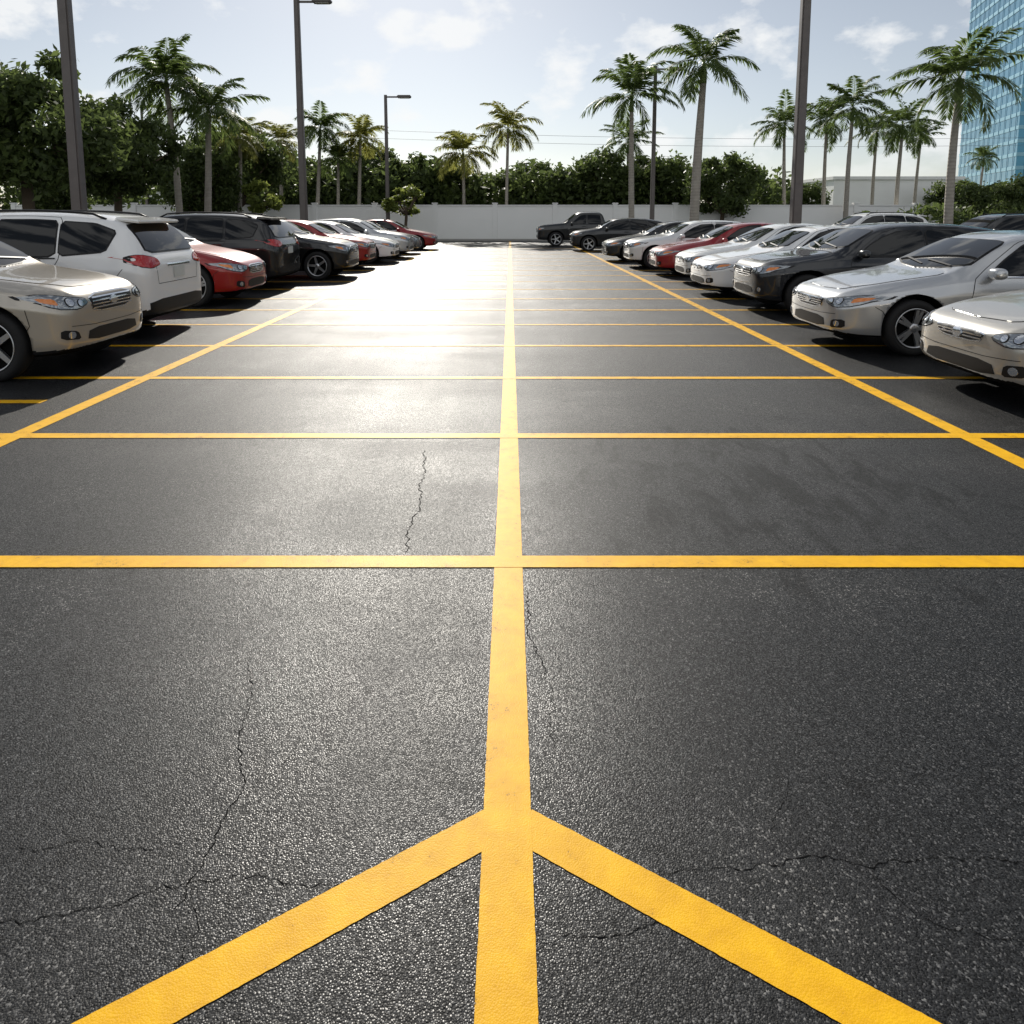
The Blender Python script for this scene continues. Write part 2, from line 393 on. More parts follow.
class PM:
    def __init__(s): s.v=[];s.f=[];s.n=[];s.m=[]
    def ribbon(s,skin,frame,pts,w,off,mi=0,res=.05):
        P=[Vector(p) for p in pts]; out=[P[0]]
        for a,b in zip(P,P[1:]):
            k=max(1,int((b-a).length/res))
            for j in range(1,k+1): out.append(a.lerp(b,j/k))
        base=len(s.v)
        for i,p in enumerate(out):
            t=(out[min(i+1,len(out)-1)]-out[max(i-1,0)]).normalized(); nm=Vector((-t.y,t.x))
            for q in (p+nm*w/2,p-nm*w/2):
                L,n=skin.hit(frame,q.x,q.y); s.v.append(L+n*off); s.n.append(n)
            if i:
                k=base+2*i; f=(k-2,k-1,k+1,k)
                nn=(s.v[f[1]]-s.v[f[0]]).cross(s.v[f[2]]-s.v[f[0]])
                s.f.append(f if nn.dot(s.n[k])>0 else f[::-1]); s.m.append(mi)
        return s
    def patch(s,skin,frame,poly,off,res=.06,mi=0,rnd=1,exp=0,r=.18,fit=False):
        P=smoothpoly(poly,rnd,r) if rnd else [Vector(p) for p in poly]
        P=resample(P,res)
        if exp: P=expand(P,exp)
        if area2(P)<0: P=P[::-1]
        nb=len(P); pts=list(P)
        x0=min(p.x for p in P);x1=max(p.x for p in P);y0=min(p.y for p in P);y1=max(p.y for p in P)
        j=0;y=y0+res*.5
        while y<y1:
            x=x0+(res*.5 if j%2 else res*.95)
            while x<x1:
                q=Vector((x,y))
                if inside(q,P) and min((q-b).length for b in P)>res*.45: pts.append(q)
                x+=res
            y+=res*.87; j+=1
        ov,oe,of,_,_,_=delaunay_2d_cdt(pts,[],[list(range(nb))],1,1e-5)
        base=len(s.v); loc=[]
        for q in ov:
            L,n=skin.hit(frame,q.x,q.y); loc.append((L,n))
            s.v.append(L+n*off); s.n.append(n)
        if fit:   # glass is bent evenly: take its normals from a fitted quadric
            ai,bi,ci=(0,1,2) if frame=='top' else ((0,2,1) if frame[:4]=='side' else (1,2,0))
            A=np.array([[1,p[ai],p[bi],p[ai]**2,p[bi]**2,p[ai]*p[bi]] for p,_ in loc]); B=np.array([p[ci] for p,_ in loc])
            k,*_=np.linalg.lstsq(A,B,rcond=None)
            for i,(p,n) in enumerate(loc):
                nn=[0,0,0]; nn[ci]=1; nn[ai]=-(k[1]+2*k[3]*p[ai]+k[5]*p[bi]); nn[bi]=-(k[2]+2*k[4]*p[bi]+k[5]*p[ai])
                nn=Vector(nn).normalized()
                if nn.dot(n)<0: nn=-nn
                s.n[base+i]=nn
        cnt={}
        for f in of:
            a,b,c=[s.v[base+i] for i in f[:3]]
            nn=(b-a).cross(c-a)
            f=list(f)
            if nn.dot(loc[f[0]][1])<0: f=f[::-1]
            s.f.append(tuple(base+i for i in f)); s.m.append(mi)
            for i in range(len(f)):
                e=(f[i],f[(i+1)%len(f)]); cnt[e]=1
        sk={}
        for (i,j_) in list(cnt):
            if (j_,i) in cnt: continue
            for k in (i,j_):
                if k not in sk:
                    sk[k]=len(s.v); s.v.append(loc[k][0]-loc[k][1]*.004); s.n.append(loc[k][1])
            s.f.append((base+j_,base+i,sk[i],sk[j_])); s.m.append(mi)
        return s
    def build(s,name,mats,parent):
        o=from_py(name,s.v,s.f,mats,parent,True,s.m)
        try: o.data.normals_split_custom_set_from_vertices([tuple(n) for n in s.n])
        except Exception as e: print('normals',e)
        return o
def apply_mods(o):
    dg=bpy.context.evaluated_depsgraph_get(); dg.update()
    return bpy.data.meshes.new_from_object(o.evaluated_get(dg))
def body_mesh(st,L):
    bm=bmesh.new(); rows=[]
    cl=bm.edges.layers.float.new('crease_edge')
    for (s,w,zb,zs,wr,zt) in st:
        x=L/2-s; h=zs-zb; dz=zt-zs
        half=[(0,zb),(.75*w,zb),(.955*w,zb+.05),(w*.985,zb+.24*h),(w*.992,zb+.55*h),(w*1.0,zb+.80*h),(.955*w,zs),
              (.955*w+(wr-.955*w)*.45,zs+dz*.46),(wr,zs+dz*.87),(wr*.8,zs+dz*.975),(0,zt)]
        ring=[bm.verts.new((x,y,z)) for y,z in half]+[bm.verts.new((x,-y,z)) for y,z in half[-2:0:-1]]
        rows.append(ring)
    n=len(rows[0])
    for a,b in zip(rows,rows[1:]):
        for k in range(n): bm.faces.new((a[k],a[(k+1)%n],b[(k+1)%n],b[k]))
    H=n//2
    for r in (rows[0],rows[-1]):
        for i in range(H):
            a,b=r[i],r[i+1]; a2=r[(n-i)%n]; b2=r[n-i-1]
            q=[a,b]
            if b2 is not b: q.append(b2)
            if a2 is not a: q.append(a2)
            bm.faces.new(q)
    for ia,cv in ((5,.65),(6,.65),(8,.45),(2,.5),(3,.3)):
        for k in (ia,n-ia):
            for a,b in list(zip(rows,rows[1:]))[1:-1]:
                e=bm.edges.get((a[k],b[k]))
                if e: e[cl]=cv
    bmesh.ops.recalc_face_normals(bm,faces=bm.faces[:])
    me=bpy.data.meshes.new('body'); bm.to_mesh(me); bm.free()
    return me

def make_wheel_meshes(r,style):
    w=.108; ri=r*.70
    bm=bmesh.new()
    lathe_y(bm,[(ri,-w+.02),(ri+.02,-w),(r*.9,-w-.003),(r*.97,-w+.018),(r,-w+.045),(r,w-.045),(r*.97,w-.018),(r*.9,w+.003),(ri+.02,w),(ri,w-.02)],48,closed=True)
    ty=bm
    bm=bmesh.new()   # barrel + brake disc, dark
    lathe_y(bm,[(ri-.004,-.08),(ri-.004,.03),(ri*.95,.02),(.0,.015)],40)
    dk=bm
    bm=bmesh.new()
    lathe_y(bm,[(ri+.004,w-.016),(ri+.006,w-.006),(ri-.008,w-.006),(ri-.02,w-.03),(ri-.02,w-.05),(ri+.002,w-.05)],48,closed=True)
    lathe_y(bm,[(.001,w-.018),(.035,w-.02),(.06,w-.03),(.062,w-.06),(.001,w-.06)],20)
    k=5 if style<2 else 7
    for i in range(k):
        a=2*PI*i/k
        subs=(-.13,.13) if style==0 else (0,)
        for sb in subs:
            A=a+sb; 
            w0,w1=(.020,.017) if style==0 else (.030,.024)
            p0,p1=.045,ri-.012
            ca,sa=math.cos(A),math.sin(A)
            def P(rad,off,y): return bm.verts.new((rad*ca-off*sa,y,rad*sa+off*ca))
            t=[P(p0,-w0,w-.028),P(p0,w0,w-.028),P(p1,w1,w-.02),P(p1,-w1,w-.02)]
            u=[P(p0,-w0,w-.065),P(p0,w0,w-.065),P(p1,w1,w-.06),P(p1,-w1,w-.06)]
            bm.faces.new(t); bm.faces.new(u[::-1])
            for q in range(4): bm.faces.new((t[q],u[q],u[(q+1)%4],t[(q+1)%4]))
    rm=bm
    out=[]
    for nm,b,m in (('wheel',dk,M_['dark']),('tyre',ty,M_['tyre']),('rim',rm,M_['alloy'])):
        me=bpy.data.meshes.new(nm); bmesh.ops.recalc_face_normals(b,faces=b.faces[:]); b.to_mesh(me); b.free(); me.materials.append(m); out.append(me)
    return out

def mirror_poly(p): return [(-a,b) for a,b in p]
def build_car(S):
    L=S['L']; X=lambda s:L/2-s
    st=S['st']
    me0=body_mesh(st,L)
    tmp=link(bpy.data.objects.new('tmp',me0)); md=tmp.modifiers.new('s','SUBSURF'); md.levels=3; md.render_levels=3
    me1=apply_mods(tmp)
    skin=Skin(me1,L)
    tmp.modifiers.clear(); tmp.data=me1
    r=S['wr']; ra=r+S.get('arch',.055)
    # wheel arches
    bm=bmesh.new()
    for s in S['ws']:
        for sg in (1,-1):
            rr=bmesh.ops.create_cone(bm,cap_ends=True,cap_tris=False,segments=48,radius1=ra,radius2=ra,depth=.8)
            bmesh.ops.transform(bm,matrix=Matrix.Translation((X(s),sg*(S['W']-.30+.4),r+.01))@Matrix.Rotation(PI/2,4,'X'),verts=rr['verts'])
    cm=bpy.data.meshes.new('cut'); bmesh.ops.recalc_face_normals(bm,faces=bm.faces[:]); bm.to_mesh(cm); bm.free()
    co=link(bpy.data.objects.new('cut',cm))
    b=tmp.modifiers.new('b','BOOLEAN'); b.operation='DIFFERENCE'; b.object=co; b.solver='EXACT'
    me2=apply_mods(tmp)
    bpy.data.objects.remove(co); bpy.data.objects.remove(tmp)
    me2.name='body'; me2.materials.clear(); me2.materials.append(M_['paint']); me2.materials.append(M_['dark']); me2.materials.append(M_['trim'])
    clad=S.get('clad',0)
    for p in me2.polygons:
        c=p.center; p.use_smooth=True; p.material_index=0
        for s in S['ws']:
            d=math.hypot(c.x-X(s),c.z-r-.01)
            if d<ra+.003 and abs(c.y)<S['W']+.1 and (d<ra-.02 or abs(p.normal.y)<.3): p.material_index=1; p.use_smooth=False
        if p.normal.z<-.6 and c.z<.45: p.material_index=1
        elif clad and p.material_index==0 and c.z<clad: p.material_index=2
    root=bpy.data.objects.new('parked_car',None); COL.objects.link(root); root.empty_display_size=.2
    body=link(bpy.data.objects.new('body',me2),root)
    # glass
    def glass(name,frame,poly,parent,offs=(.007,.011),exp=.02,res=.07):
        return PM().patch(skin,frame,poly,offs[0],res,1,1,exp,.09).patch(skin,frame,poly,offs[1],res,0,1,0,.09,True).build(name,[M_['glass'],M_['trim']],parent)
    ws=glass('windshield','top',[(X(s),y) for s,y in S['wind']],root)
    s0=S['wind'][0][0]
    for (a,b_) in (((s0+.10,.55),(s0+.17,-.02)),((s0+.07,.02),(s0+.19,-.52))):
        PM().ribbon(skin,'top',[(X(a[0]),a[1]),(X(b_[0]),b_[1])],.022,.022).build('wiper',M_['trim'],ws)
    if 'rtop' in S: glass('rear_window','top',[(X(s),y) for s,y in S['rtop']],root)
    else: glass('rear_window','rear',S['rrear'],root)
    for sg,fr in ((1,'sideL'),(-1,'sideR')):
        for d in S['doors']:
            poly=[(X(s),z) for s,z in d['skin']]
            do=PM().patch(skin,fr,poly,.0035,.05,1,1,.007,.08).patch(skin,fr,poly,.006,.05,0,1,0,.08).build('door',[M_['paint'],M_['trim']],root)
            glass('window',fr,[(X(s),z) for s,z in d['win']],do,(.010,.014),.018)
            hs,hzz=d['handle']
            lo,n=skin.hit(fr,X(hs),hzz)
            bm=bmesh.new(); box(bm,lo+n*.022,(.20,.018,.032),bevel=.008); 
            for q in (-.085,.085): box(bm,lo+n*.010+Vector((q,0,0)),(.022,.03,.026))
            from_bm('handle',bm,[M_['chrome'] if S.get('chrome') else M_['paint']],do,False)
            wx=[p for p in d['win']]; zb_=min(z for _,z in wx); xs_=[s for s,z in wx if z<zb_+.03]
            PM().ribbon(skin,fr,[(X(min(xs_)-.02),zb_-.022),(X(max(xs_)+.02),zb_-.022)],.016,.016).build('belt_moulding',M_['chrome'] if S.get('chrome') else M_['trim'],do)
            # lower door moulding
            dz_=[z for _,z in d['skin']]; zl=min(dz_)+.16; xd=[s for s,z in d['skin'] if z<min(dz_)+.25]
            PM().ribbon(skin,fr,[(X(min(xd)+.03),zl),(X(max(xd)-.03),zl)],.030,.014).build('side_moulding',M_['paint'] if S.get('chrome') else M_['trim'],do)
        for q in S.get('quarter',[]): glass('quarter_window',fr,[(X(s),z) for s,z in q],root,(.007,.011),.018)
        # bumper shut lines
        hx=max(a for a,_ in S['head']); hzm=min(z for a,z in S['head'] if a>hx-.1); tz=min(z for a,z in S['tail'])
        PM().ribbon(skin,fr,[(X(S['ws'][0]-ra*.93),r+.01+ra*.36),(X(S['ws'][0]-ra*.93-.03),r+.2),(X(.40),hzm)],.007,.003,0,.03).build('bumper_seam',M_['trim'],root)
        PM().ribbon(skin,fr,[(X(S['ws'][1]+ra*.93),r+.01+ra*.36),(X(S['ws'][1]+ra*.93+.04),r+.22),(X(L-.30),tz)],.007,.003,0,.03).build('bumper_seam',M_['trim'],root)
        # mirror
        ms,mz=S['mirror']; lo,n=skin.hit(fr,X(ms),mz)
        bm=bmesh.new()
        rr=bmesh.ops.create_icosphere(bm,subdivisions=3,radius=1)
        for v in rr['verts']:
            c=v.co; v.co=Vector((math.copysign(abs(c.x)**.7,c.x)*.075,math.copysign(abs(c.y)**.7,c.y)*.105,math.copysign(abs(c.z)**.7,c.z)*.068))
        bmesh.ops.translate(bm,verts=bm.verts[:],vec=lo+Vector((0,sg*.135,.035)))
        for f in bm.faces: f.smooth=True
        box(bm,lo+Vector((0,sg*.03,.0)),(.06,.11,.03),bevel=.008)
        from_bm('wing_mirror',bm,[M_['paint']],root)
        # lamps
        m=(lambda p:p) if sg==1 else mirror_poly
        hl=PM().patch(skin,'front',m(S['head']),.003,.05,1,1,.010).patch(skin,'front',m(S['head']),.008,.05,0,1).build('headlight',[M_['lens'],M_['trim']],root)
        for (cy,cz,rad) in S['bulbs']:
            PM().patch(skin,'front',m([(cy+rad*math.cos(a*PI/6),cz+rad*math.sin(a*PI/6)) for a in range(12)]),.013,.03,1,0,.007).patch(skin,'front',m([(cy+rad*math.cos(a*PI/6),cz+rad*math.sin(a*PI/6)) for a in range(12)]),.016,.03,0,0).build('bulb',[M_['bulb'],M_['trim']],hl)
        if 'amber' in S: PM().patch(skin,'front',m(S['amber']),.013,.04).build('indicator',M_['amber'],hl)
        PM().patch(skin,'rear',m(S['tail']),.008,.05,0,1).patch(skin,'rear',m(S['tail']),.004,.05,1,1,.009).build('taillight',[M_['red'],M_['trim']],root)
        if 'fog' in S:
            fg=PM().patch(skin,'front',m(S['fog']),.006,.04,0,1).build('fog_light_surround',M_['trim'],root)
            cy=sum(a for a,_ in S['fog'])/len(S['fog']); cz=sum(b for _,b in S['fog'])/len(S['fog'])
            PM().patch(skin,'front',m([(cy+.035*math.cos(a*PI/6),cz+.035*math.sin(a*PI/6)) for a in range(12)]),.010,.03,0,0).build('fog_light',M_['bulb'],fg)
    # front face
    gr=PM().patch(skin,'front',S['grille'],.004,.05,1,1,.014).patch(skin,'front',S['grille'],.008,.05,0,1).build('grille',[M_['trim'],M_['chrome']],root)
    zs=[z for _,z in S['grille']]; z0,z1=min(zs),max(zs); gw=max(y for y,_ in S['grille'])
    nb=S.get('bars',3)
    for i in range(nb):
        z=z0+(z1-z0)*(i+1)/(nb+1); ww=gw*.9
        PM().patch(skin,'front',[(-ww,z-.006),(ww,z-.006),(ww,z+.006),(-ww,z+.006)],.015,.06,0,0).build('grille_bar',M_['chrome'],gr)
    zc=(z0+z1)/2
    PM().patch(skin,'front',[(.065*math.cos(a*PI/8),zc+.040*math.sin(a*PI/8)) for a in range(16)],.024,.03,0,0).build('emblem',M_['chrome'],gr)
    PM().patch(skin,'front',S['intake'],.006,.05,0,1).build('air_intake',M_['trim'],root)
    # crease line across the bumper above the intake
    zi=max(z for _,z in S['intake'])+.035; yi=max(y for y,_ in S['intake'])+.2
    PM().ribbon(skin,'front',[(-yi,zi+.02),(-yi*.5,zi),(yi*.5,zi),(yi,zi+.02)],.006,.003).build('bumper_seam',M_['trim'],root)
    PM().patch(skin,'rear',S['rbump'],.006,.06,0,1).build('rear_diffuser',M_['trim'],root)
    pz=S['platez']
    PM().patch(skin,'rear',[(-.16,pz-.075),(.16,pz-.075),(.16,pz+.075),(-.16,pz+.075)],.012,.06,0,0).build('number_plate',M_['plate'],root)
    if 'rrear' in S:
        zt_=pz-.13
        PM().ribbon(skin,'rear',[(-.62,zt_+.28),(-.58,zt_),(.58,zt_),(.62,zt_+.28)],.008,.003).build('tailgate_seam',M_['trim'],root)
        PM().ribbon(skin,'rear',[(-.34,pz+.11),(.34,pz+.11)],.035,.014).build('tailgate_trim',M_['chrome'],root)
    # bonnet shut line
    if 'hood' in S:
        PM().patch(skin,'top',[(X(s),y) for s,y in S['hood']],.003,.07,1,1,.006,.1).patch(skin,'top',[(X(s),y) for s,y in S['hood']],.006,.07,0,1,0,.1).build('bonnet',[M_['paint'],M_['trim']],root)
    if S.get('rails'):
        for sg in (1,-1):
            bm=bmesh.new(); pts=[]
            a,b_,y=S['rails']
            for i in range(13):
                s=a+(b_-a)*i/12; lo,n=skin.hit('top',X(s),sg*y); pts.append(lo+Vector((0,0,.05 if 0<i<12 else .0)))
            tube(bm,pts,.017,8); from_bm('roof_rail',bm,M_['trim'] if not S.get('chrome') else M_['alloy'],root,True)
    if S.get('spoiler'):
        s,y,dz=S['spoiler']; lo,n=skin.hit('top',X(s),0)
        bm=bmesh.new(); box(bm,lo+Vector((-.06,0,dz)),(.34,2*y,.045),Matrix.Rotation(R(-7),4,'Y'),bevel=.018); from_bm('spoiler',bm,M_['paint'],root)
    wm=make_wheel_meshes(r,S.get('rim',0))
    for s in S['ws']:
        for sg in (1,-1):
            w=link(bpy.data.objects.new('wheel',wm[0]),root); w.location=(X(s),sg*(S['W']-.125),r-.003)
            w.rotation_euler=(0,random.uniform(0,6),0 if sg==1 else PI)
            link(bpy.data.objects.new('tyre',wm[1]),w); link(bpy.data.objects.new('rim',wm[2]),w)
    return root

sed=[(0,.50,.28,.55,.40,.62),(.05,.70,.22,.61,.54,.69),(.2,.83,.19,.67,.62,.765),(.5,.885,.18,.735,.67,.84),(.95,.905,.18,.80,.71,.915),
 (1.28,.91,.18,.85,.72,.965),(1.42,.91,.18,.875,.71,1.01),(1.82,.91,.18,.90,.645,1.255),(2.17,.91,.18,.91,.61,1.42),(2.5,.91,.18,.92,.60,1.465),
 (3.0,.91,.18,.925,.59,1.47),(3.4,.91,.18,.93,.59,1.425),(3.8,.905,.18,.94,.61,1.27),(4.18,.895,.19,.945,.67,1.075),(4.45,.87,.2,.93,.67,1.03),
 (4.65,.82,.22,.90,.63,.985),(4.76,.74,.26,.83,.55,.90),(4.80,.58,.32,.74,.44,.79)]
SED=dict(L=4.8,W=.91,st=sed,ws=(.88,3.74),wr=.335,
 wind=[(1.36,0),(1.42,.40),(1.55,.70),(2.06,.575),(2.03,.3),(2.02,0),(2.03,-.3),(2.06,-.575),(1.55,-.70),(1.42,-.40)],
 rtop=[(4.10,0),(4.07,.4),(3.98,.62),(3.50,.54),(3.46,0),(3.50,-.54),(3.98,-.62),(4.07,-.4)],
 doors=[dict(skin=[(1.53,.30),(1.48,.6),(1.56,.90),(1.74,1.03),(2.18,1.32),(2.5,1.40),(2.83,1.41),(2.83,.30)],
             win=[(1.74,.95),(1.97,1.115),(2.24,1.285),(2.52,1.36),(2.815,1.372),(2.815,.95)],handle=(2.66,.83)),
        dict(skin=[(2.86,.30),(2.86,1.41),(3.2,1.39),(3.5,1.31),(3.74,1.16),(3.72,.93),(3.55,.76),(3.40,.62),(3.32,.45),(3.28,.30)],
             win=[(2.875,.95),(2.875,1.372),(3.2,1.352),(3.48,1.27),(3.68,1.13),(3.62,.96)],handle=(3.50,.855))],
 mirror=(1.74,.945),head=[(.44,.60),(.62,.555),(.80,.585),(.875,.70),(.80,.71),(.62,.665),(.46,.645)],bulbs=[(.55,.618,.028),(.66,.628,.033)],
 amber=[(.76,.61),(.83,.65),(.84,.69),(.77,.67)],
 tail=[(.44,.80),(.70,.76),(.83,.80),(.86,.90),(.74,.93),(.46,.89)],fog=[(.56,.30),(.74,.32),(.74,.42),(.58,.40)],
 grille=[(-.38,.65),(-.32,.52),(.32,.52),(.38,.65)],bars=4,intake=[(-.44,.29),(.44,.29),(.40,.42),(-.40,.42)],
 rbump=[(-.55,.30),(.55,.30),(.55,.40),(-.55,.40)],platez=.68,
 hood=[(.16,0),(.20,.45),(.5,.62),(1.3,.70),(1.30,.35),(1.27,0),(1.30,-.35),(1.3,-.70),(.5,-.62),(.20,-.45)],rim=0,chrome=True)
# second sedan shape: lower, softer nose, single spoke wheels
sedb=[(s,w,zb,zs*(1.0 if s>1 else .985),wr,zt*.985) for (s,w,zb,zs,wr,zt) in sed]
SEDB=dict(SED); SEDB.update(st=sedb,rim=1,chrome=False,bars=2,head=[(.42,.60),(.60,.55),(.82,.585),(.87,.68),(.80,.70),(.66,.675),(.46,.64)],
 grille=[(-.34,.63),(-.27,.545),(.27,.545),(.34,.63)],intake=[(-.50,.28),(.50,.28),(.44,.40),(-.44,.40)])
suv=[(0,.55,.34,.72,.44,.80),(.05,.76,.27,.80,.58,.90),(.2,.88,.23,.88,.66,.99),(.5,.935,.22,.95,.72,1.06),(1.0,.95,.22,1.0,.75,1.12),
 (1.25,.955,.22,1.03,.76,1.16),(1.38,.955,.22,1.05,.74,1.21),(1.74,.955,.22,1.065,.705,1.46),(2.08,.955,.22,1.07,.675,1.645),(2.4,.955,.22,1.075,.67,1.70),
 (3.0,.955,.22,1.08,.67,1.72),(3.6,.955,.22,1.09,.66,1.71),(4.1,.955,.22,1.10,.65,1.67),(4.42,.95,.22,1.11,.64,1.61),(4.60,.94,.23,1.10,.65,1.43),
 (4.73,.91,.25,1.06,.67,1.22),(4.82,.84,.29,.98,.6,1.06),(4.85,.64,.36,.88,.48,.95)]
SUV=dict(L=4.85,W=.955,st=suv,ws=(.84,3.82),wr=.365,arch=.06,
 wind=[(1.31,0),(1.37,.42),(1.50,.74),(1.99,.63),(1.96,.3),(1.95,0),(1.96,-.3),(1.99,-.63),(1.50,-.74),(1.37,-.42)],
 rrear=[(-.68,1.16),(.68,1.16),(.60,1.50),(.3,1.53),(-.3,1.53),(-.60,1.50)],
 doors=[dict(skin=[(1.52,.36),(1.47,.7),(1.54,1.05),(1.72,1.22),(2.05,1.48),(2.35,1.60),(2.79,1.635),(2.79,.36)],
             win=[(1.66,1.11),(1.88,1.29),(2.1,1.44),(2.36,1.545),(2.775,1.58),(2.775,1.11)],handle=(2.62,.97)),
        dict(skin=[(2.82,.36),(2.82,1.635),(3.3,1.635),(3.66,1.615),(3.72,1.10),(3.60,.86),(3.46,.70),(3.38,.5),(3.34,.36)],
             win=[(2.835,1.11),(2.835,1.58),(3.3,1.58),(3.61,1.565),(3.66,1.12)],handle=(3.54,1.0))],
 quarter=[[(3.715,1.13),(3.67,1.56),(4.10,1.53),(4.38,1.43),(4.30,1.18)]],
 mirror=(1.68,1.10),head=[(.46,.80),(.60,.745),(.82,.77),(.91,.91),(.82,.925),(.64,.875),(.48,.85)],bulbs=[(.57,.808,.032),(.69,.825,.036)],
 amber=[(.79,.80),(.86,.84),(.87,.89),(.80,.87)],
 tail=[(.50,.99),(.72,.95),(.88,.98),(.93,1.10),(.80,1.13),(.54,1.07)],fog=[(.60,.40),(.80,.42),(.80,.53),(.64,.50)],
 grille=[(-.42,.88),(-.37,.69),(.37,.69),(.42,.88)],bars=4,intake=[(-.50,.36),(.50,.36),(.46,.50),(-.46,.50)],
 rbump=[(-.78,.34),(.78,.34),(.80,.52),(-.80,.52)],platez=.86,
 hood=[(.18,0),(.22,.46),(.5,.66),(1.26,.74),(1.26,.35),(1.22,0),(1.26,-.35),(1.26,-.74),(.5,-.66),(.22,-.46)],rim=0,rails=(2.15,4.2,.60),spoiler=(4.40,.58,.0),clad=.40)
# compact crossover: lower roof that falls toward the tail
def zsc(z): return .22+(z-.22)*.885
cro=[]
for (s,w,zb,zs,wr,zt) in suv:
    zt2=zsc(zt)-(max(0,s-3.0)*.05 if s<4.5 else .03); cro.append((s*.955,w*.96,zb-.02,min(zsc(zs),zt2-.03),wr*.96,zt2))
cs=lambda P:[(s*.955,zsc(z)) for s,z in P]; cw=lambda P:[(y*.96,zsc(z)) for y,z in P]; ct=lambda P:[(s*.955,y*.955) for s,y in P]
CRO=dict(SUV); CRO.update(L=4.85*.955,W=.955*.96,st=cro,ws=(.78,3.82*.955),wr=.35,wind=ct(SUV['wind']),rrear=cw([(-.66,1.15),(.66,1.15),(.57,1.42),(-.57,1.42)]),
 doors=[dict(skin=cs(d['skin']),win=cs([(s,z-.02*max(0,s-2.6)-(.02 if z>1.3 else 0)) for s,z in d['win']]),handle=(d['handle'][0]*.955,zsc(d['handle'][1]))) for d in SUV['doors']],
 quarter=[cs([(3.715,1.12),(3.67,1.515),(4.08,1.46),(4.30,1.34),(4.24,1.17)])],mirror=(1.68*.955,zsc(1.10)),head=cw(SUV['head']),bulbs=[(y*.96,zsc(z),r) for y,z,r in SUV['bulbs']],
 tail=cw(SUV['tail']),fog=cw(SUV['fog']),grille=cw(SUV['grille']),intake=cw(SUV['intake']),rbump=cw(SUV['rbump']),platez=zsc(.86),hood=ct(SUV['hood']),rails=None,rim=1,clad=.30,amber=cw(SUV['amber']),spoiler=None)
pic=[(0,.6,.42,.86,.5,.95),(.05,.82,.36,.95,.68,1.06),(.22,.93,.33,1.02,.77,1.14),(.9,.97,.32,1.08,.8,1.2),(1.4,.98,.32,1.12,.8,1.25),(1.55,.98,.32,1.13,.78,1.31),
 (1.95,.98,.32,1.15,.73,1.66),(2.2,.98,.32,1.16,.71,1.82),(2.5,.98,.32,1.16,.70,1.85),(3.2,.98,.32,1.17,.70,1.85),(3.5,.98,.32,1.17,.72,1.80),(3.6,.98,.32,1.17,.80,1.35),
 (3.68,.98,.32,1.17,.88,1.21),(4.5,.98,.33,1.17,.89,1.19),(5.3,.97,.34,1.17,.89,1.19),(5.48,.94,.37,1.15,.82,1.17),(5.56,.82,.42,1.08,.7,1.11)]
PIC=dict(SUV); PIC.update(L=5.56,W=.98,st=pic,ws=(1.0,4.45),wr=.39,wind=[(1.48,0),(1.54,.42),(1.66,.76),(2.10,.66),(2.06,0),(2.10,-.66),(1.66,-.76),(1.54,-.42)],
 rrear=[(-.6,1.30),(.6,1.30),(.56,1.66),(-.56,1.66)],
 doors=[dict(skin=[(1.62,.45),(1.6,1.1),(1.95,1.45),(2.25,1.70),(2.62,1.76),(2.62,.45)],win=[(1.84,1.2),(2.05,1.42),(2.30,1.62),(2.58,1.68),(2.58,1.2)],handle=(2.48,1.05)),
        dict(skin=[(2.65,.45),(2.65,1.76),(3.42,1.74),(3.45,.45)],win=[(2.69,1.2),(2.69,1.68),(3.34,1.66),(3.38,1.2)],handle=(3.32,1.05))],quarter=[],
 mirror=(1.84,1.18),head=[(.5,.86),(.64,.82),(.84,.84),(.92,.98),(.82,1.0),(.54,.98)],bulbs=[(.68,.90,.06)],amber=[(.80,.88),(.87,.9),(.88,.95),(.81,.95)],
 tail=[(.70,.80),(.88,.80),(.90,1.08),(.74,1.08)],fog=[(.62,.48),(.80,.5),(.80,.6),(.64,.58)],grille=[(-.46,1.0),(-.42,.74),(.42,.74),(.46,1.0)],bars=2,
 intake=[(-.5,.45),(.5,.45),(.5,.58),(-.5,.58)],rbump=[(-.8,.45),(.8,.45),(.8,.6),(-.8,.6)],platez=.62,rails=None,spoiler=None,clad=0,rim=1)
PIC.pop('hood')
protos={}
for k,S in (('sedan',SED),('sedanb',SEDB),('suv',SUV),('cross',CRO),('pickup',PIC)):
    protos[k]=[build_car(S),S['L'],False]
def paint_tree(o,m):
    if o.type=='MESH':
        for i,s in enumerate(o.material_slots):
            if o.data.materials[i].name=='paint_base': s.link='OBJECT'; s.material=m
    for c in o.children: paint_tree(c,m)
P=dict(champagne=paint('paint_champagne',(.46,.42,.36),.5,.30),white=paint('paint_white',(.82,.82,.82)),red=paint('paint_red',(.28,.010,.008),.1),
 black=paint('paint_black',(.004,.0045,.005)),silver=paint('paint_silver',(.53,.54,.55),.65,.28),navy=paint('paint_navy',(.005,.007,.011),.1),beige=paint('paint_beige',(.47,.45,.41),.5,.30),
 pearl=paint('paint_pearl',(.70,.71,.71),.15),grey=paint('paint_grey',(.16,.165,.175),.5),darkgrey=paint('paint_dark_grey',(.016,.018,.02),.2),crimson=paint('paint_crimson',(.25,.008,.012),.1))
